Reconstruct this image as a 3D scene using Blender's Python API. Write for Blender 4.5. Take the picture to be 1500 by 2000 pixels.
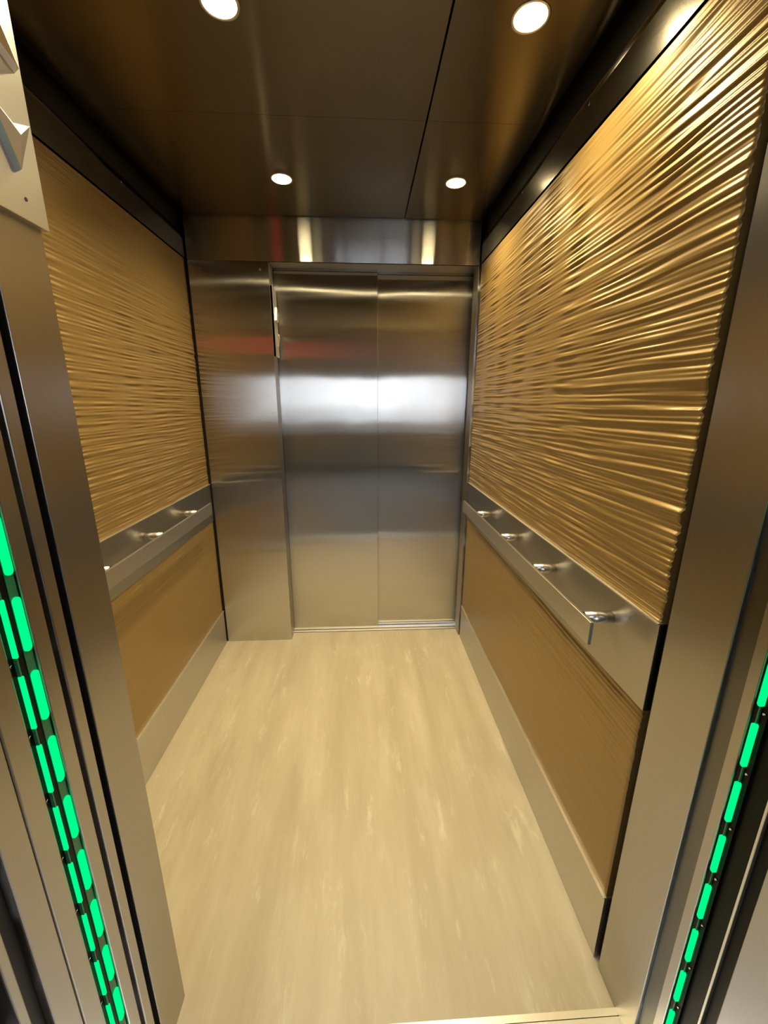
import bpy, bmesh, math, random
import numpy as np
from mathutils import Vector, Matrix

S = bpy.context.scene
COL = S.collection
for o in list(bpy.data.objects):
    bpy.data.objects.remove(o)

# ------------------------------------------------------------------ camera
F, YAW, PITCH, ROLL = 791.2, 0.0521, -0.2609, 0.0030
cd = bpy.data.cameras.new('camera'); cam = bpy.data.objects.new('camera', cd); COL.objects.link(cam)
fwd = Vector((math.sin(YAW)*math.cos(PITCH), math.cos(YAW)*math.cos(PITCH), math.sin(PITCH)))
rgt = Vector((math.cos(YAW), -math.sin(YAW), 0)); up = rgt.cross(fwd)
r2 = math.cos(ROLL)*rgt + math.sin(ROLL)*up
u2 = -math.sin(ROLL)*rgt + math.cos(ROLL)*up
cam.matrix_world = Matrix(((r2.x, u2.x, -fwd.x, 0), (r2.y, u2.y, -fwd.y, 0), (r2.z, u2.z, -fwd.z, 1.45), (0, 0, 0, 1)))
cd.sensor_fit = 'VERTICAL'; cd.sensor_height = 36.0; cd.lens = 36.0*F/2000.0
cd.clip_start = 0.02; cd.clip_end = 200
S.camera = cam

# ------------------------------------------------------------------ world, exposure
W = bpy.data.worlds.new('sky'); S.world = W; W.use_nodes = True
bg = W.node_tree.nodes['Background']
SKY_COLOR, SKY_STRENGTH = (0.84, 0.91, 1.0, 1), 9.0
bg.inputs[0].default_value = SKY_COLOR; bg.inputs[1].default_value = SKY_STRENGTH
LAMP_COLOR, LAMP_STRENGTH = (1.0, 0.805, 0.43, 1), 38.0
SPOT_POWER, SPOT_ANGLE, SPOT_BLEND = 67.0, 138.0, 0.9
LED_COLOR, LED_STRENGTH = (0.0, 1.0, 0.27, 1), 1.0
vs = S.view_settings
vs.view_transform = 'Standard'; vs.look = 'None'; vs.exposure = 0.0; vs.gamma = 1.0; vs.use_curve_mapping = False
S.cycles.max_bounces = 14; S.cycles.glossy_bounces = 10; S.cycles.diffuse_bounces = 6
S.cycles.use_denoising = True

# ------------------------------------------------------------------ main dimensions (metres)
XL, XR = -0.865, 0.611          # finished faces of the side walls
YF, YR = 0.700, 2.306           # inside faces of front and rear returns
YJ = 0.604                      # lobby side of the front jamb
YD = 2.414                      # face of the rear door
XW = -0.464                     # left edge of both openings
ZC, ZH = 2.330, 2.137           # ceiling, head of doors / top of wall panels
ZB1, ZB0, ZS = 1.011, 0.795, 0.2206   # rail band top and bottom, skirting top

# ------------------------------------------------------------------ helpers
def new_mat(name):
    m = bpy.data.materials.new(name); m.use_nodes = True
    return m, m.node_tree.nodes, m.node_tree.links, m.node_tree.nodes['Principled BSDF']

def flat(name, col, rough=0.5, metal=0.0, spec=0.5):
    m, N, L, b = new_mat(name)
    b.inputs['Base Color'].default_value = (*col, 1); b.inputs['Roughness'].default_value = rough
    b.inputs['Metallic'].default_value = metal; b.inputs['Specular IOR Level'].default_value = spec
    return m

def emit(name, col, strength):
    m, N, L, b = new_mat(name)
    b.inputs['Base Color'].default_value = (0, 0, 0, 1); b.inputs['Specular IOR Level'].default_value = 0.0
    b.inputs['Emission Color'].default_value = col; b.inputs['Emission Strength'].default_value = strength
    return m

def steel(name, grain, spread, col=(0.60, 0.585, 0.56), along=0.06, across=0.06, wobble=0.0, mark=0.05):
    """brushed sheet metal: `grain` squeezes noise along the brushing, highlights smear by `along` in direction `spread` and by `across` square to it"""
    m = bpy.data.materials.new(name); m.use_nodes = True
    N, L = m.node_tree.nodes, m.node_tree.links
    N.remove(N['Principled BSDF'])
    b = N.new('ShaderNodeBsdfAnisotropic'); b.distribution = 'MULTI_GGX'
    L.new(b.outputs[0], N['Material Output'].inputs['Surface'])
    r = math.sqrt(math.sqrt(along*across)); an = math.sqrt(across/along)-1.0      # negative: rougher along the tangent
    b.inputs['Anisotropy'].default_value = an
    tc = N.new('ShaderNodeNewGeometry')
    mp = N.new('ShaderNodeMapping'); mp.inputs['Scale'].default_value = grain
    L.new(tc.outputs['Position'], mp.inputs['Vector'])
    nz = N.new('ShaderNodeTexNoise'); nz.inputs['Scale'].default_value = 1.0; nz.inputs['Detail'].default_value = 3
    L.new(mp.outputs[0], nz.inputs['Vector'])
    n2 = N.new('ShaderNodeTexNoise'); n2.inputs['Scale'].default_value = 6.0; n2.inputs['Detail'].default_value = 4
    L.new(tc.outputs['Position'], n2.inputs['Vector'])
    # handling marks: soft patches where the sheet is a little duller
    rr = N.new('ShaderNodeMapRange'); rr.inputs['From Min'].default_value = 0.3; rr.inputs['From Max'].default_value = 0.7
    rr.inputs['To Min'].default_value = r*0.96; rr.inputs['To Max'].default_value = r*1.05
    L.new(n2.outputs['Fac'], rr.inputs['Value']); L.new(rr.outputs[0], b.inputs['Roughness'])
    cr = N.new('ShaderNodeMapRange'); cr.inputs['To Min'].default_value = 1-mark; cr.inputs['To Max'].default_value = 1+mark
    L.new(nz.outputs['Fac'], cr.inputs['Value'])
    vm = N.new('ShaderNodeVectorMath'); vm.operation = 'SCALE'; vm.inputs[0].default_value = col; L.new(cr.outputs[0], vm.inputs['Scale'])
    L.new(vm.outputs[0], b.inputs['Color'])
    tv = N.new('ShaderNodeCombineXYZ')
    for i in range(3): tv.inputs[i].default_value = spread[i]
    L.new(tv.outputs[0], b.inputs['Tangent'])
    if wobble:
        n3 = N.new('ShaderNodeTexNoise'); n3.inputs['Scale'].default_value = 2.4; n3.inputs['Detail'].default_value = 1
        L.new(tc.outputs['Position'], n3.inputs['Vector'])
        b2 = N.new('ShaderNodeBump'); b2.inputs['Strength'].default_value = 1.0; b2.inputs['Distance'].default_value = wobble
        L.new(n3.outputs['Fac'], b2.inputs['Height']); L.new(b2.outputs[0], b.inputs['Normal'])
    return m

GX, GY, GZ = (2, 500, 500), (500, 2, 500), (500, 500, 2)     # brushing along X, Y, Z
STEEL_DOOR = steel('steel door', GZ, (1, 0, 0), along=0.19, across=0.005, wobble=0.0016, mark=0.04)
STEEL_HEAD = steel('steel header', GX, (0, 0, 1), col=(0.54, 0.53, 0.52), along=0.27, across=0.005)
STEEL_JAMB = steel('steel jamb', GZ, (0, 1, 0), col=(0.49, 0.475, 0.45), along=0.20, across=0.05, wobble=0.001, mark=0.03)
STEEL_BAND = steel('steel band', GY, (0, 0, 1), col=(0.51, 0.495, 0.47), along=0.16, across=0.05)
STEEL_BAR = steel('steel bar', GY, (0.5, 0.6, 0.62), col=(0.66, 0.64, 0.61), along=0.11, across=0.14)
STEEL_POST = steel('steel post', (60, 60, 60), (1, 0, 0), col=(0.8, 0.78, 0.74), along=0.08, across=0.06)
STEEL_BASE = steel('steel skirting', GY, (0, 0, 1), col=(0.64, 0.62, 0.59), along=0.22, across=0.10)
STEEL_LIP = steel('steel lip', GY, (0.5, 0.6, 0.62), col=(0.88, 0.86, 0.82), along=0.2, across=0.2)
SHADED_STEEL = steel('shaded steel', GZ, (0, 1, 0), col=(0.20, 0.20, 0.19), along=0.2, across=0.05)  # shadow in the strike recess put into the steel colour
STEEL_PLATE = steel('steel plate', GZ, (0, 1, 0), col=(0.74, 0.73, 0.71), along=0.2, across=0.12, mark=0.02)
CEIL = steel('bronze ceiling', GX, (0, 1, 0), col=(0.24, 0.205, 0.165), along=0.14, across=0.018)
FRIEZE = steel('frieze metal', GY, (0, 0, 1), col=(0.34, 0.32, 0.29), along=0.05, across=0.03)
ALU = steel('sill aluminium', GX, (0, 1, 0), col=(0.88, 0.86, 0.80), along=0.3, across=0.12)
BLACK = flat('black reveal', (0.008, 0.007, 0.006), 0.55)
DARK = flat('dark gasket', (0.02, 0.018, 0.016), 0.5)
GLOSSBLACK = flat('black lens', (0.004, 0.005, 0.004), 0.4, 0.0, 0.15)
LENS = emit('lamp lens', LAMP_COLOR, LAMP_STRENGTH)
DISPLAY = emit('red display', (1.0, 0.02, 0.05, 1), 2.5)
LED = emit('green led', LED_COLOR, LED_STRENGTH)
LEDDIM = flat('green guide', (0.03, 0.22, 0.10), 0.3)
SUBSTRATE = flat('shell', (0.05, 0.045, 0.04), 0.7)
LOBBY_WALL = flat('lobby paint', (0.42, 0.42, 0.43), 0.7)
LOBBY_CEIL = flat('lobby ceiling', (0.40, 0.40, 0.42), 0.8)
LOBBY_FLOOR = flat('lobby floor', (0.10, 0.095, 0.09), 0.45)
RED = flat('red paint', (0.62, 0.03, 0.04), 0.45)
FRAMEM = flat('window frame', (0.12, 0.12, 0.13), 0.4, 0.6)
GROUND = flat('paving', (0.22, 0.21, 0.20), 0.8)
STAND_IN_DARK = flat('dark stand-in', (0.02, 0.035, 0.012), 0.6)  # colour of the added dark mass outside the lobby window

def wood_mat():
    m, N, L, b = new_mat('bronze brown laminate')
    tc = N.new('ShaderNodeNewGeometry')
    mp = N.new('ShaderNodeMapping'); mp.inputs['Scale'].default_value = (1, 2.0, 130)
    L.new(tc.outputs['Position'], mp.inputs['Vector'])
    nz = N.new('ShaderNodeTexNoise'); nz.inputs['Scale'].default_value = 1.0; nz.inputs['Detail'].default_value = 5
    L.new(mp.outputs[0], nz.inputs['Vector'])
    cr = N.new('ShaderNodeValToRGB')
    cr.color_ramp.elements[0].position = 0.3; cr.color_ramp.elements[0].color = (0.315, 0.203, 0.066, 1)
    cr.color_ramp.elements[1].position = 0.7; cr.color_ramp.elements[1].color = (0.345, 0.229, 0.078, 1)
    L.new(nz.outputs['Fac'], cr.inputs[0]); L.new(cr.outputs[0], b.inputs['Base Color'])
    b.inputs['Metallic'].default_value = 0.45; b.inputs['Roughness'].default_value = 0.40
    b.inputs['Coat Weight'].default_value = 0.25; b.inputs['Coat Roughness'].default_value = 0.26
    return m
WOOD = wood_mat()

def floor_mat():
    m, N, L, b = new_mat('streaked vinyl')
    g = N.new('ShaderNodeNewGeometry')
    def noise(scale, loc=(0, 0, 0), detail=6, dist=0.0, rough=0.6):
        mp = N.new('ShaderNodeMapping'); mp.inputs['Scale'].default_value = scale; mp.inputs['Location'].default_value = loc
        L.new(g.outputs['Position'], mp.inputs['Vector'])
        n = N.new('ShaderNodeTexNoise'); n.inputs['Scale'].default_value = 1; n.inputs['Detail'].default_value = detail
        n.inputs['Distortion'].default_value = dist; n.inputs['Roughness'].default_value = rough
        L.new(mp.outputs[0], n.inputs['Vector']); return n.outputs['Fac']
    def ramp(fac, p0, p1, c0, c1):
        r = N.new('ShaderNodeValToRGB'); e = r.color_ramp.elements
        e[0].position, e[0].color, e[1].position, e[1].color = p0, c0, p1, c1
        L.new(fac, r.inputs[0]); return r.outputs[0]
    def mix(f, a, c):
        x = N.new('ShaderNodeMix'); x.data_type = 'RGBA'
        L.new(f, x.inputs['Factor'])
        if isinstance(a, tuple): x.inputs['A'].default_value = a
        else: L.new(a, x.inputs['A'])
        if isinstance(c, tuple): x.inputs['B'].default_value = c
        else: L.new(c, x.inputs['B'])
        return x.outputs['Result']
    W1, B1 = (1, 1, 1, 1), (0, 0, 0, 1)
    base = ramp(noise((9, 0.9, 1), detail=5), 0.35, 0.68, (0.43, 0.375, 0.275, 1), (0.53, 0.475, 0.365, 1))
    cloud = ramp(noise((7, 1.6, 1), (3, 1, 0), 8, 0.2, 0.65), 0.50, 0.70, B1, (0.8, 0.8, 0.8, 1))
    c1 = mix(cloud, base, (0.58, 0.535, 0.43, 1))
    fleck = ramp(noise((18, 4.0, 1), (7, 2, 0), 9, 0.2, 0.75), 0.56, 0.72, B1, (0.8, 0.8, 0.8, 1))
    c2 = mix(fleck, c1, (0.68, 0.65, 0.56, 1))
    dk = ramp(noise((20, 2.2, 1), (1, 9, 0), 8, 0.2, 0.7), 0.30, 0.40, (0.35, 0.35, 0.35, 1), B1)
    c3 = mix(dk, c2, (0.37, 0.33, 0.25, 1))
    L.new(c3, b.inputs['Base Color'])
    b.inputs['Roughness'].default_value = 0.42; b.inputs['Specular IOR Level'].default_value = 0.45
    return m
FLOORM = floor_mat()

def add_box(bm, x0, x1, y0, y1, z0, z1, bev=0.0):
    v = [bm.verts.new((x, y, z)) for x in (x0, x1) for y in (y0, y1) for z in (z0, z1)]
    fs = [bm.faces.new([v[i] for i in f]) for f in ((0, 1, 3, 2), (4, 6, 7, 5), (0, 4, 5, 1), (2, 3, 7, 6), (0, 2, 6, 4), (1, 5, 7, 3))]
    if bev:
        es = list({e for f in fs for e in f.edges})
        bmesh.ops.bevel(bm, geom=es, offset=bev, segments=2, affect='EDGES', profile=0.5)

def link(name, bm, mat, parent=None, smooth=False):
    bmesh.ops.recalc_face_normals(bm, faces=bm.faces[:])
    me = bpy.data.meshes.new(name); bm.to_mesh(me); bm.free()
    if smooth:
        for p in me.polygons: p.use_smooth = True
    me.materials.append(mat)
    o = bpy.data.objects.new(name, me); COL.objects.link(o)
    if parent is not None:
        o.parent = parent
        o.location = -parent.location
    return o

def box(name, b, mat, parent=None, bev=0.0, kind=None):
    bm = bmesh.new(); add_box(bm, *b, bev=bev)
    o = link(name, bm, mat, parent)
    if kind: o['kind'] = kind
    return o

def boxes(name, bl, mat, parent=None, bev=0.0, kind=None):
    bm = bmesh.new()
    for b in bl: add_box(bm, *b, bev=bev)
    o = link(name, bm, mat, parent)
    if kind: o['kind'] = kind
    return o

def cyl(name, p0, p1, r, mat, parent=None, seg=24, bev=0.0):
    p0, p1 = Vector(p0), Vector(p1); d = p1-p0
    bm = bmesh.new()
    bmesh.ops.create_cone(bm, cap_ends=True, segments=seg, radius1=r, radius2=r, depth=d.length)
    if bev:
        bmesh.ops.bevel(bm, geom=[e for e in bm.edges if len(e.link_faces) == 2 and any(len(f.verts) > 4 for f in e.link_faces)], offset=bev, segments=2, affect='EDGES')
    M = Matrix.Translation((p0+p1)/2) @ d.to_track_quat('Z', 'Y').to_matrix().to_4x4()
    bmesh.ops.transform(bm, matrix=M, verts=bm.verts)
    o = link(name, bm, mat, parent)
    for p in o.data.polygons: p.use_smooth = len(p.vertices) == 4
    return o

def lathe(name, prof, centre, mat, parent=None, seg=40):
    bm = bmesh.new(); rings = []
    for r, z in prof:
        rings.append([bm.verts.new((centre[0]+r*math.cos(2*math.pi*k/seg), centre[1]+r*math.sin(2*math.pi*k/seg), centre[2]+z)) for k in range(seg)])
    for a, c in zip(rings, rings[1:]):
        for k in range(seg): bm.faces.new((a[k], a[(k+1) % seg], c[(k+1) % seg], c[k]))
    return link(name, bm, mat, parent, smooth=True)

def empty(name, loc=(0, 0, 0)):
    o = bpy.data.objects.new(name, None); COL.objects.link(o); o.location = loc; o.empty_display_size = 0.05
    return o

def thing(name, label, cat, loc=(0, 0, 0), group=None):
    o = empty(name, loc); o['label'] = label; o['category'] = cat
    if group: o['group'] = group
    return o

def tag(o, label, cat, group=None):
    o['label'] = label; o['category'] = cat
    if group: o['group'] = group

def structure(name, loc=(0, 0, 0)):
    o = empty(name, loc); o['kind'] = 'structure'; return o

# ------------------------------------------------------------------ cab shell
box('floor', (XL-0.10, XR+0.10, 0.625, 2.385, -0.06, 0.0), FLOORM, kind='structure')
box('wall_left', (XL-0.10, XL-0.022, 0.62, 2.52, 0.0, 2.55), BLACK, kind='structure')
box('wall_right', (XR+0.022, XR+0.10, 0.715, 2.52, 0.0, 2.55), BLACK, kind='structure')

# ceiling: four hung panels round one long and one cross joint, dark void above
ce = structure('ceiling', (0, 0, ZC))
box('ceiling_void', (XL-0.10, XR+0.10, 0.45, 2.55, 2.42, 2.50), BLACK, ce)
SEAM = 0.216
LAMPS = [(-0.316, 1.207), (0.405, 1.203), (-0.318, 1.955), (0.394, 1.945)]
def ceiling_panel(x0, x1, y0, y1, lamps):
    R = 0.0385
    bm = bmesh.new()
    # sheet with a true round cut-out for each lamp
    ys = [y0] + ([ (lamps[0][1]-0.06), (lamps[0][1]+0.06) ] if lamps else []) + [y1]
    for q in range(len(ys)-1):
        a, c = ys[q], ys[q+1]
        if lamps and q == 1:
            lx, ly = lamps[0]
            add_quadstrip(bm, x0, lx-0.06, a, c); add_quadstrip(bm, lx+0.06, x1, a, c)
            n = 48; inner = []; outer = []
            for k in range(n):
                t = 2*math.pi*k/n; cx, cy = math.cos(t), math.sin(t)
                s = 0.06/max(abs(cx), abs(cy))
                inner.append(bm.verts.new((lx+R*cx, ly+R*cy, ZC))); outer.append(bm.verts.new((lx+s*cx, ly+s*cy, ZC)))
            for k in range(n):
                bm.faces.new((inner[k], inner[(k+1) % n], outer[(k+1) % n], outer[k]))
        else:
            add_quadstrip(bm, x0, x1, a, c)
    bmesh.ops.remove_doubles(bm, verts=bm.verts[:], dist=1e-5)
    r = bmesh.ops.extrude_face_region(bm, geom=bm.faces[:])
    bmesh.ops.translate(bm, vec=(0, 0, 0.012), verts=[g for g in r['geom'] if isinstance(g, bmesh.types.BMVert)])
    link('ceiling_panel', bm, CEIL, ce)
def add_quadstrip(bm, x0, x1, y0, y1):
    bm.faces.new([bm.verts.new(p) for p in ((x0, y0, ZC), (x1, y0, ZC), (x1, y1, ZC), (x0, y1, ZC))])
XC0, XC1, YC0, YC1, YM = XL+0.012, XR-0.012, YF+0.004, YR-0.022, 1.575  # rear edge held back: the black gap imitates shade along the header top
ceiling_panel(XC0, SEAM-0.003, YC0, YM-0.0006, [LAMPS[0]])
ceiling_panel(SEAM+0.003, XC1, YC0, YM-0.0006, [LAMPS[1]])
ceiling_panel(XC0, SEAM-0.003, YM+0.0006, YC1, [LAMPS[2]])
ceiling_panel(SEAM+0.003, XC1, YM+0.0006, YC1, [LAMPS[3]])

# side friezes above the wall panels; rolled-back tops and black backing imitate shade
for side, x0, x1, scr in (('left', XL-0.022, XL, [(1.776, 2.226), (1.30, 2.226)]), ('right', XR, XR+0.022, [(1.76, 2.224), (1.294, 2.224)])):
    fx, bk = (XL, XL-0.0215) if side == 'left' else (XR, XR+0.0215)
    sgn = 1 if side == 'left' else -1
    prof = [(fx, ZH+0.004)]+[(fx-sgn*0.021*(1-math.cos(a)), 2.226+0.034*math.sin(a)) for a in [math.pi/2*q/8 for q in range(9)]]+[(bk, ZH+0.004)]
    bm = bmesh.new()
    r0 = [bm.verts.new((px, YF+0.022, pz)) for px, pz in prof]; r1 = [bm.verts.new((px, YR-0.012, pz)) for px, pz in prof]
    bm.faces.new(r0); bm.faces.new(r1[::-1])
    for q in range(len(prof)): bm.faces.new((r0[q], r0[(q+1) % len(prof)], r1[(q+1) % len(prof)], r1[q]))
    t = link('trim_%d' % (1 if side == 'left' else 2), bm, FRIEZE, smooth=False); t['kind'] = 'structure'
    for p in t.data.polygons: p.use_smooth = len(p.vertices) == 4 and abs(p.normal.y) < 0.5 and p.normal.x*sgn > 0.02 and p.center.z > 2.225
    face = XL if side == 'left' else XR
    sg = 1 if side == 'left' else -1
    for y, z in scr:
        cyl('screw', (face-0.002*sg, y, z), (face+0.0015*sg, y, z), 0.004, STEEL_POST, t, 12)

# rail bands and skirtings
for n, side in ((3, 'left'), (4, 'right')):
    x0, x1 = (XL-0.022, XL) if side == 'left' else (XR, XR+0.022)
    box('trim_%d' % n, (x0, x1, YF+0.022, YR-0.012, ZB0, ZB1-0.003), STEEL_BAND, bev=0.0012, kind='structure')
    lip = (XL-0.022, XL+0.0035) if side == 'left' else (XR-0.0035, XR+0.022)
    o = box('trim_%d' % (n+2), (*lip, YF+0.022, YR-0.012, ZB1-0.003, ZB1), STEEL_LIP, kind='structure')
    box('baseboard_%s' % side, (x0, x1, YF+0.022, YR-0.012, 0.0, ZS-0.003), STEEL_BASE, kind='structure')
    box('trim_%d' % (n+4), (*lip, YF+0.022, YR-0.012, ZS-0.003, ZS), STEEL_LIP, kind='structure')

# ------------------------------------------------------------------ rippled wall panels
def perlin(u, v, seed):
    rng = np.random.RandomState(seed); G = rng.rand(512, 512)*2*np.pi
    iu, iv = np.floor(u).astype(int), np.floor(v).astype(int); fu, fv = u-iu, v-iv
    def g(a, c, du, dv):
        t = G[a % 512, c % 512]; return np.cos(t)*du+np.sin(t)*dv
    sm = lambda t: t*t*t*(t*(6*t-15)+10)
    a = g(iu, iv, fu, fv); b = g(iu+1, iv, fu-1, fv); c = g(iu, iv+1, fu, fv-1); d = g(iu+1, iv+1, fu-1, fv-1)
    su, sv = sm(fu), sm(fv)
    return (a*(1-su)+b*su)*(1-sv)+(c*(1-su)+d*su)*sv

def ripple(y, z, seed, fade):
    warp = 0.004*perlin(y/0.30, z/0.10, seed+1)
    zz = z+warp
    a = perlin(zz/0.0092, y/0.36, seed+2)
    b = perlin(zz/0.0210, y/0.50, seed+3)
    c = perlin(zz/0.0068, y/0.24, seed+4)
    am = 0.60+0.7*np.clip(perlin(y/0.20, z/0.5, seed+5)+0.25, 0, 1)
    am = am*(0.45+0.75*np.clip((1.30-y)/0.35, 0, 1)+(0.95-0.6*np.clip((1.30-y)/0.35, 0, 1))*(0.5+0.5*np.cos(2*np.pi*(y+0.03*perlin(z/0.25, y/2.0, seed+6)+0.05)/0.19)))
    return (0.0056*a+0.0046*b+0.0015*c)*am*fade(z)

def wall_panel(name, side, z0, z1, seed, fade, label):
    y0, y1 = YF+0.024, YR-0.014
    ny, nz = 120, int((z1-z0)/0.0015)
    Y, Z = np.meshgrid(np.linspace(y0, y1, ny), np.linspace(z0, z1, nz), indexing='ij')
    H = ripple(Y, Z, seed, fade)
    s = 1 if side == 'left' else -1                 # +: ripples stand out towards +X
    face = (XL if side == 'left' else XR) - s*0.004
    back = face - s*0.016
    X = face + s*H
    V = np.stack([X, Y, Z], -1).reshape(-1, 3)
    idx = np.arange(ny*nz).reshape(ny, nz)
    quads = np.stack([idx[:-1, :-1], idx[1:, :-1], idx[1:, 1:], idx[:-1, 1:]], -1).reshape(-1, 4)
    rim = np.concatenate([idx[:, 0], idx[-1, 1:], idx[-2::-1, -1], idx[0, -2:0:-1]])
    base = len(V); RV = V[rim].copy(); RV[:, 0] = back
    nr = len(rim); k = np.arange(nr); k2 = (k+1) % nr
    sideq = np.stack([rim[k], base+k, base+k2, rim[k2]], -1)
    V = np.concatenate([V, RV])
    faces = quads.tolist()+sideq.tolist()+[list(range(base, base+nr))]
    me = bpy.data.meshes.new(name); me.from_pydata(V.tolist(), [], faces); me.update()
    bm = bmesh.new(); bm.from_mesh(me); bmesh.ops.recalc_face_normals(bm, faces=bm.faces[:]); bm.to_mesh(me); bm.free()
    nq = len(quads)
    for i, p in enumerate(me.polygons): p.use_smooth = i < nq
    me.materials.append(WOOD)
    o = bpy.data.objects.new(name, me); COL.objects.link(o)
    tag(o, label, 'wall panel', 'rippled bronze-brown wall panels')
    return o

full = lambda z: 0.9*np.clip((2.125-z)/0.10, 0.35, 1.0)
low = lambda z: np.clip((z-0.42)/0.37, 0.03, 1.0)**1.5
wall_panel('wall_panel', 'left', ZB1+0.0005, ZH, 11, lambda z: 1.0*np.clip((2.10-z)/0.45, 0.12, 1.0), 'tall rippled bronze-brown wall panel above the left handrail')
wall_panel('wall_panel', 'left', ZS+0.0005, ZB0-0.001, 23, lambda z: 0.5*low(z), 'low smooth bronze-brown wall panel under the left handrail')
wall_panel('wall_panel', 'right', ZB1+0.0005, ZH, 37, full, 'tall strongly rippled golden-brown wall panel above the right handrail')
wall_panel('wall_panel', 'right', ZS+0.0005, ZB0-0.001, 53, lambda z: 0.6*low(z), 'low bronze-brown wall panel under the right handrail, fading to smooth')

# ------------------------------------------------------------------ rear wall: return, header, doors
wb = structure('wall_back', (-0.66, YR, 0))
box('return_panel', (XL+0.006, XW, YR, YR+0.002, 0.0, ZH-0.002), STEEL_DOOR, wb)
box('return_jamb', (XW-0.002, XW, YR+0.002, YR+0.096, 0.0, ZH-0.002), STEEL_JAMB, wb)
box('return_core', (XL-0.02, XW-0.003, YR+0.003, YR+0.094, 0.0, ZH-0.002), BLACK, wb)
for px, pz in ((-0.506, 2.10), (-0.80, 2.10)):
    cyl('screw', (px, YR+0.002, pz), (px, YR-0.0015, pz), 0.005, STEEL_POST, wb, 12)
box('trim_9', (XL+0.006, XR-0.004, YR-0.002, YR+0.012, ZH, 2.40), STEEL_HEAD, bev=0.0008, kind='structure')
boxes('trim_10', [(XW-0.05, 0.0885, YR+0.013, YR+0.103, ZH+0.001, ZH+0.02), (0.0885, XR+0.09, YR+0.013, YR+0.137, ZH+0.001, ZH+0.02)], STEEL_JAMB, kind='structure')
boxes('trim_11', [(XL-0.02, 0.088, YR+0.103, YR+0.106, 2.126, 2.42), (0.089, XR+0.09, YR+0.137, YR+0.1405, 2.126, 2.42)], FRIEZE, kind='structure')
jr = structure('wall_back_right', (XR, YR, 0))
box('strike_jamb', (XR-0.006, XR+0.05, YR+0.006, YR+0.10, 0.0, ZH+0.003), STEEL_JAMB, jr, bev=0.001)
d1 = structure('door_1', (0.08, YD, 0))
box('door_panel', (-0.75, 0.088, YD, YD+0.026, 0.004, 2.16), STEEL_DOOR, d1, bev=0.0015)
box('door_panel', (0.055, XR+0.045, YD+0.034, YD+0.058, 0.012, 2.16), STEEL_DOOR, d1, bev=0.0015)
box('door_backing', (XL-0.1, XR+0.1, YD+0.07, YD+0.10, -0.05, 2.5), BLACK, d1)
sl = structure('trim_12', (0, YD, 0))
boxes('sill_plate', [(XL, XR+0.08, 2.386, 2.409, -0.02, 0.003), (XL, XR+0.08, 2.416, 2.443, -0.02, 0.003), (XL, XR+0.08, 2.409, 2.416, -0.02, -0.006)], ALU, sl)

# ------------------------------------------------------------------ handrails
def handrail(side, posts, label):
    s = 1 if side == 'left' else -1
    face = XL if side == 'left' else XR
    xb = face + s*0.070
    h = thing('handrail', label, 'handrail', (face, 1.45, 0.92), 'flat steel bar handrails')
    x0, x1 = sorted((xb, xb+s*0.009))
    box('rail_bar', (x0, x1, 0.830, 2.082, 0.893, 0.953), STEEL_BAR, h, bev=0.0012)
    for y in posts:
        p = cyl('standoff', (face+s*0.0005, y, 0.940), (xb, y, 0.940), 0.0155, STEEL_POST, h, 28)
        cyl('flange', (face+s*0.0004, y, 0.940), (face+s*0.004, y, 0.940), 0.020, STEEL_POST, p, 28, 0.0008)
    return h
handrail('left', (0.875, 1.225, 1.575, 1.92), 'flat steel handrail on the left wall, its near end hidden by the door jamb')
handrail('right', (0.875, 1.185, 1.50, 1.85), 'flat steel handrail on the right wall with its cut near end showing')

# ------------------------------------------------------------------ downlights
def downlight(x, y, label):
    t = thing('downlight', label, 'ceiling light', (x, y, ZC), 'recessed round ceiling lights')
    lathe('trim_ring', [(0.0375, 0.016), (0.0375, -0.0005), (0.0385, -0.002), (0.0435, -0.0024), (0.0455, -0.001), (0.0455, 0.0)], (x, y, ZC), STEEL_POST, t)
    lathe('lens', [(0.0372, 0.001)]+[(0.0372*math.cos(a), -0.001-0.005*math.sin(a)) for a in [math.pi/2*q/7 for q in range(7)]]+[(0.0005, -0.006)], (x, y, ZC), LENS, t)
    sd = bpy.data.lights.new('lamp', 'SPOT'); sd.energy = SPOT_POWER; sd.color = LAMP_COLOR[:3]
    sd.spot_size = math.radians(SPOT_ANGLE); sd.spot_blend = SPOT_BLEND; sd.shadow_soft_size = 0.03
    so = bpy.data.objects.new('lamp', sd); COL.objects.link(so); so.parent = t; so.location = (0, 0, -0.009)
    lathe('can', [(0.0378, 0.010), (0.0378, 0.05), (0.001, 0.05)], (x, y, ZC), BLACK, t)
LL = ['bright round ceiling light nearest on the left, by the top edge of the picture', 'bright round ceiling light nearest on the right of the ceiling joint',
      'round ceiling light at the back, left of the ceiling joint', 'round ceiling light at the back, right of the ceiling joint']
for (x, y), l in zip(LAMPS, LL): downlight(x, y, l)

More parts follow.
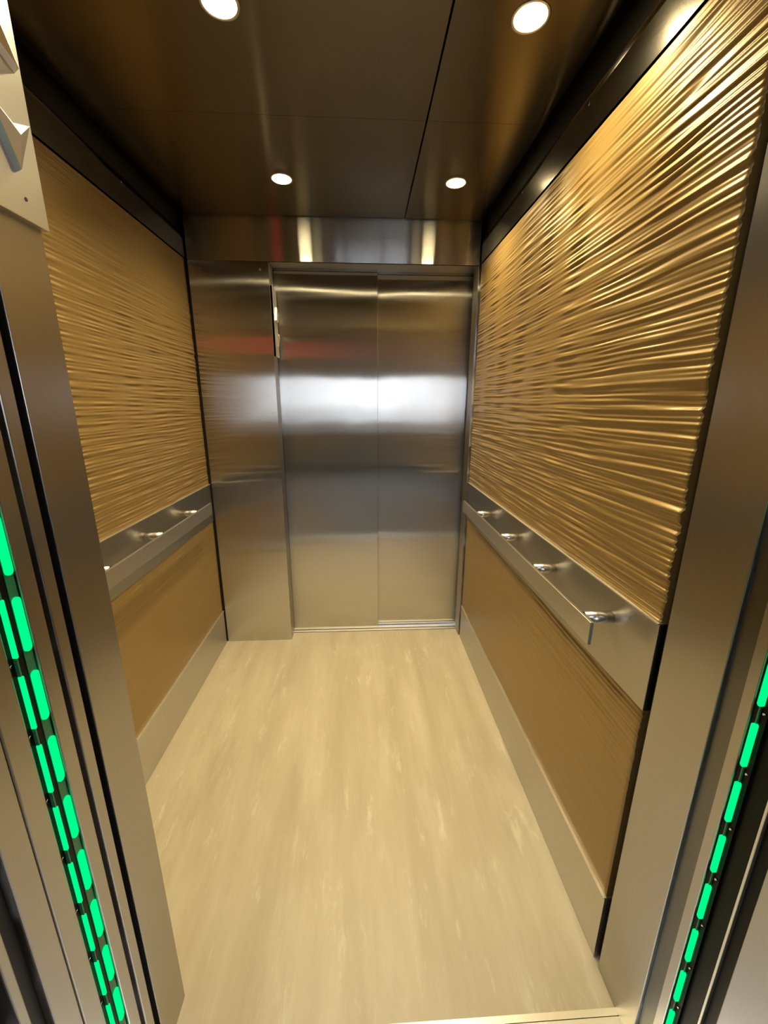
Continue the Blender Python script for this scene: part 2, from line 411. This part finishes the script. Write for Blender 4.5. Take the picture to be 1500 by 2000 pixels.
# ------------------------------------------------------------------ front of the cab: return, jambs, doors, lobby frame
wf = structure('wall_front', (-0.66, YF, 0))
box('return_panel', (XL+0.006, XW-0.001, YF-0.004, YF, 0.0, 2.33), STEEL_DOOR, wf)
box('return_jamb', (XW-0.003, XW, YJ, YF, 0.0, ZH), STEEL_JAMB, wf, bev=0.0012)
box('return_core', (XL-0.1, XW-0.004, YJ+0.001, YF-0.005, 0.0, 2.42), BLACK, wf)
wfr = structure('wall_front_right', (XR, YF, 0))
box('jamb_face', (XR, XR+0.009, 0.566, YF, 0.0, ZH), STEEL_JAMB, wfr, bev=0.0015)
box('jamb_core', (XR+0.0095, XR+0.10, 0.567, YF, 0.0, 2.42), BLACK, wfr)
box('reveal_strip', (XR+0.012, XR+0.10, YF+0.001, 0.7145, 0.0, 2.42), BLACK, wfr)
box('trim_13', (XL-0.02, XR+0.10, 0.58, YF+0.003, ZH, 2.42), STEEL_HEAD, kind='structure')

# operating panel on the lobby-side return, seen only mirrored in the steel
box('operating_panel', (-0.765, -0.595, YF, YF+0.003, 0.75, 2.05), STEEL_PLATE, wf, bev=0.0008)
box('position_display', (-0.735, -0.655, YF+0.003, YF+0.006, 1.875, 2.01), DISPLAY, wf)
for q in range(6):
    cyl('call_button', (-0.68, YF+0.002, 1.45-0.09*q), (-0.68, YF+0.007, 1.45-0.09*q), 0.016, STEEL_POST, wf, 24, 0.001)

# left edges of the open two-speed car door and of the landing door
d2 = structure('door_2', (XW, 0.56, 0))
box('slow_panel', (XW-0.35, XW-0.001, 0.567, 0.590, 0.004, 2.18), STEEL_JAMB, d2, bev=0.002)
box('fast_panel', (XW-0.35, XW-0.001, 0.5285, 0.556, 0.004, 2.18), STEEL_JAMB, d2, bev=0.002)
box('pocket', (XW-0.36, XW-0.012, 0.488, 0.6035, 0.0, 2.2), BLACK, d2)
d3 = structure('door_3', (XW, 0.45, 0))
box('slow_panel', (XW-0.35, XW-0.003, 0.4525, 0.4875, 0.004, 2.2), STEEL_JAMB, d3, bev=0.002)
box('fast_panel', (XW-0.35, XW-0.003, 0.4105, 0.4505, 0.004, 2.2), STEEL_JAMB, d3, bev=0.002)
box('pocket', (XW-0.36, XW-0.014, 0.388, 0.452, 0.0, 2.2), BLACK, d3)

# right: strike channel and landing strike jamb
st = structure('door_4', (XR, 0.5, 0))
box('strike_plate', (XR+0.007, XR+0.09, 0.532, 0.5658, 0.0, 2.2), SHADED_STEEL, st, bev=0.001)
box('strike_edge', (XR+0.004, XR+0.09, 0.5125, 0.5325, 0.0, 2.2), STEEL_JAMB, st, bev=0.0015)
box('strike_channel', (XR+0.012, XR+0.09, 0.434, 0.512, 0.0, 2.2), GLOSSBLACK, st)
box('channel_edge', (XR+0.006, XR+0.020, 0.453, 0.4575, 0.0, 2.2), STEEL_LIP, st, bev=0.001)
box('landing_jamb', (XR+0.004, XR+0.09, 0.20, 0.430, 0.0, 2.2), STEEL_JAMB, st, bev=0.002)
lj = structure('trim_14', (XW, 0.3, 0))
box('landing_jamb', (XW-0.09, XW-0.006, 0.3735, 0.3875, 0.0, 2.2), STEEL_JAMB, lj, bev=0.002)
box('landing_jamb_return', (XW-0.09, XW-0.03, 0.20, 0.3735, 0.0, 2.2), DARK, lj)
box('landing_head', (XW-0.09, XR+0.09, 0.20, 0.40, 2.2, 2.3), STEEL_BAND, lj)

# car sill, running gap, landing sill
sf = structure('trim_15', (0, 0.58, 0))
boxes('sill_plate', [(XW-0.3, XR+0.09, 0.611, 0.6245, -0.03, 0.003), (XW-0.3, XR+0.09, 0.572, 0.6095, -0.03, 0.003), (XW-0.3, XR+0.09, 0.53, 0.558, -0.03, 0.003),
                     (XW-0.3, XR+0.09, 0.53, 0.624, -0.04, -0.008)], ALU, sf)
boxes('landing_sill', [(XW-0.3, XR+0.09, 0.40, 0.442, -0.03, 0.002), (XW-0.3, XR+0.09, 0.45, 0.50, -0.03, 0.002), (XW-0.3, XR+0.09, 0.40, 0.50, -0.05, -0.008)], ALU, sf)

# ------------------------------------------------------------------ door light curtains
def capsule(name, x, y, z0, z1, wx, wy, mat, parent):
    """upright window with rounded ends: outline in Y-Z, `wx` thick in X"""
    bm = bmesh.new(); r = wy/2; pts = []
    for k in range(9):
        t = math.pi*k/8; pts.append((y+r*math.cos(t), z1-r+r*math.sin(t)))
    for k in range(9):
        t = math.pi+math.pi*k/8; pts.append((y+r*math.cos(t), z0+r+r*math.sin(t)))
    a = [bm.verts.new((x-wx/2, p, q)) for p, q in pts]; b = [bm.verts.new((x+wx/2, p, q)) for p, q in pts]
    bm.faces.new(a); bm.faces.new(b[::-1]); n = len(pts)
    for k in range(n): bm.faces.new((a[k], b[k], b[(k+1) % n], a[(k+1) % n]))
    return link(name, bm, mat, parent)
lc = thing('light_curtain', 'door safety edge with two rows of glowing green strips on the left door', 'light curtain', (XW, 0.51, 0), 'green door light curtains')
box('housing', (XW-0.014, XW-0.006, 0.4882, 0.528, 0.006, 1.85), GLOSSBLACK, lc)
box('guide', (XW-0.006, XW-0.005, 0.5135, 0.5272, 0.01, 1.84), LEDDIM, lc)
P = 0.1135
for k in range(16):
    z1 = 1.198-P*(k-5); z0 = z1-0.0815
    if z0 > 0.01: capsule('led_window', XW-0.004, 0.5200, z0, z1, 0.004, 0.0118, LED, lc)
box('light_guide_rod', (XW-0.006, XW-0.001, 0.4965, 0.4985, 0.01, 1.84), LEDDIM, lc)
for k in range(16):
    z1 = 1.090-P*(k-6)+0.002; z0 = z1-0.086
    if z0 > 0.01: capsule('led_strip', XW-0.0025, 0.4975, z0, z1, 0.005, 0.0042, LED, lc)
    cyl('screw', (XW-0.006, 0.4905, z0-0.008), (XW-0.0035, 0.4905, z0-0.008), 0.0022, STEEL_POST, lc, 12)
rc = thing('light_curtain', 'door safety edge with a single row of glowing green strips on the right jamb', 'light curtain', (XR, 0.505, 0), 'green door light curtains')
box('housing', (XR+0.007, XR+0.012, 0.490, 0.5122, 0.006, 1.85), GLOSSBLACK, rc)
box('light_guide_rod', (XR+0.0035, XR+0.0068, 0.5005, 0.5025, 0.01, 1.84), LEDDIM, rc)
for k in range(16):
    z1 = 0.964-0.1165*(k-7); z0 = z1-0.084
    if z0 > 0.01: capsule('led_strip', XR+0.0035, 0.5012, z0, z1, 0.006, 0.0072, LED, rc)
    cyl('screw', (XR+0.007, 0.4945, z0-0.010), (XR+0.0045, 0.4945, z0-0.010), 0.002, STEEL_POST, rc, 12)

# ------------------------------------------------------------------ direction lanterns on the jambs
PT = 0.012                       # plate thickness
def lantern(yc, label, w=0.092):
    t = thing('direction_lantern', label, 'direction lantern', (XW, yc, 1.69), 'arrow lanterns on the door jambs')
    box('plate', (XW+0.0002, XW+PT, yc-w/2, yc+w/2, 1.690, 2.03), STEEL_PLATE, t, bev=0.0006)
    def arrow(name, zc, up):
        bm = bmesh.new(); x = XW+PT; H = 0.012
        pts = [(0, 0.038), (0.034, -0.032), (0, -0.018), (-0.034, -0.032)]
        base = [bm.verts.new((x, yc+p, zc+q*up)) for p, q in pts]
        top = [bm.verts.new((x+H*0.75, yc+p*0.90, zc+q*0.90*up)) for p, q in pts]
        apex = bm.verts.new((x+H*1.35, yc, zc-0.004*up))
        bm.faces.new(base)
        for k in range(4):
            bm.faces.new((base[k], base[(k+1) % 4], top[(k+1) % 4], top[k]))
            bm.faces.new((top[k], top[(k+1) % 4], apex))
        return link(name, bm, STEEL_PLATE, t)
    arrow('up_arrow', 1.900, 1); arrow('down_arrow', 1.780, -1)
    cyl('screw', (XW+PT-0.001, yc+0.010, 1.716), (XW+PT+0.0006, yc+0.010, 1.716), 0.0025, DARK, t, 12)
    return t
lantern(0.653, 'silver plate with raised up and down arrows on the near left jamb')
lantern(2.355, 'small raised arrows seen edge-on beside the back door')

# ------------------------------------------------------------------ lobby behind the camera (seen in the steel)
LX0, LX1, LY0, LZ = -3.6, 3.6, -5.0, 3.0
box('floor_lobby', (LX0, LX1, LY0, 0.399, -0.08, -0.001), LOBBY_FLOOR, kind='structure')
box('ceiling_lobby', (LX0, LX1, LY0, 0.20, LZ, LZ+0.1), LOBBY_CEIL, kind='structure')
box('wall_lobby_left', (LX0-0.1, LX0, LY0, 0.2, 0, LZ), LOBBY_WALL, kind='structure')
box('wall_lobby_right', (LX1, LX1+0.1, LY0, 0.2, 0, LZ), LOBBY_WALL, kind='structure')
boxes('wall_lobby_lift', [(LX0, XW-0.09, 0.20, 0.36, 0, LZ), (XR+0.09, LX1, 0.20, 0.36, 0, LZ), (XW-0.09, XR+0.09, 0.20, 0.36, 2.3, LZ)], LOBBY_WALL, kind='structure')
wins = [(-0.56, 1.00, 0.72, 2.08)]
solid = [(LX0, -0.56, 0, LZ), (1.00, LX1, 0, LZ)]
for a, c, z0, z1 in wins: solid += [(a, c, 0, z0), (a, c, z1, LZ)]
boxes('wall_lobby_street', [(a, c, LY0-0.15, LY0, z0, z1) for a, c, z0, z1 in solid], LOBBY_WALL, kind='structure')
gm, N_, L_, gb = new_mat('window glass')
gb.inputs['Base Color'].default_value = (1, 1, 1, 1); gb.inputs['Roughness'].default_value = 0.0
gb.inputs['Transmission Weight'].default_value = 1.0; gb.inputs['IOR'].default_value = 1.01
for i, (a, c, z0, z1) in enumerate(wins):
    w = structure('window_%d' % (i+1), ((a+c)/2, LY0-0.08, z0))
    fr = [(a, c, LY0-0.11, LY0-0.05, z0, z0+0.05), (a, c, LY0-0.11, LY0-0.05, z1-0.05, z1), (a, a+0.05, LY0-0.11, LY0-0.05, z0+0.05, z1-0.05), (c-0.05, c, LY0-0.11, LY0-0.05, z0+0.05, z1-0.05)]
    for m_ in (-0.30, 0.44): fr.append((m_-0.03, m_+0.03, LY0-0.11, LY0-0.05, z0+0.05, z1-0.05))
    boxes('window_frame', fr, FRAMEM, w)
    box('pane', (a+0.03, c-0.03, LY0-0.085, LY0-0.079, z0+0.03, z1-0.03), gm, w)
box('ground', (-20, 20, -30, LY0-0.15, -0.2, -0.02), GROUND, kind='structure')

# added dark mass outside the window imitates the camera holder's dark reflection
bm = bmesh.new(); rng = random.Random(4)
for k in range(14):
    x = -1.9+k*0.19; h = 1.42 if x < -0.25 else max(0.55, 1.42-0.95*(x+0.25))
    bmesh.ops.create_icosphere(bm, subdivisions=3, radius=1.0, matrix=Matrix.Translation((x, -5.7+rng.uniform(-.1, .1), h*0.5)) @ Matrix.Diagonal((0.24, 0.30, h*0.5+0.03+rng.uniform(-.03, .03), 1)))
for v in bm.verts:
    v.co += Vector((rng.uniform(-.03, .03), rng.uniform(-.03, .03), rng.uniform(-.03, .03)))
link('reflection_stand_in', bm, STAND_IN_DARK)['kind'] = 'structure'

# unseen lamps added to brighten the lobby; the narrow one follows a reflected streak
for x, y, sx, sy, pw in ((0.9, -3.5, 1.5, 0.10, 18), (-1.6, -1.5, 1.2, 0.3, 20), (1.6, -1.5, 1.2, 0.3, 16)):
    ld = bpy.data.lights.new('lobby_fill_lamp', 'AREA'); ld.shape = 'RECTANGLE'; ld.size = sx; ld.size_y = sy; ld.energy = pw; ld.color = (1.0, 0.97, 0.95)
    lo = bpy.data.objects.new('lobby_fill_lamp', ld); COL.objects.link(lo); lo.location = (x, y, LZ-0.02)
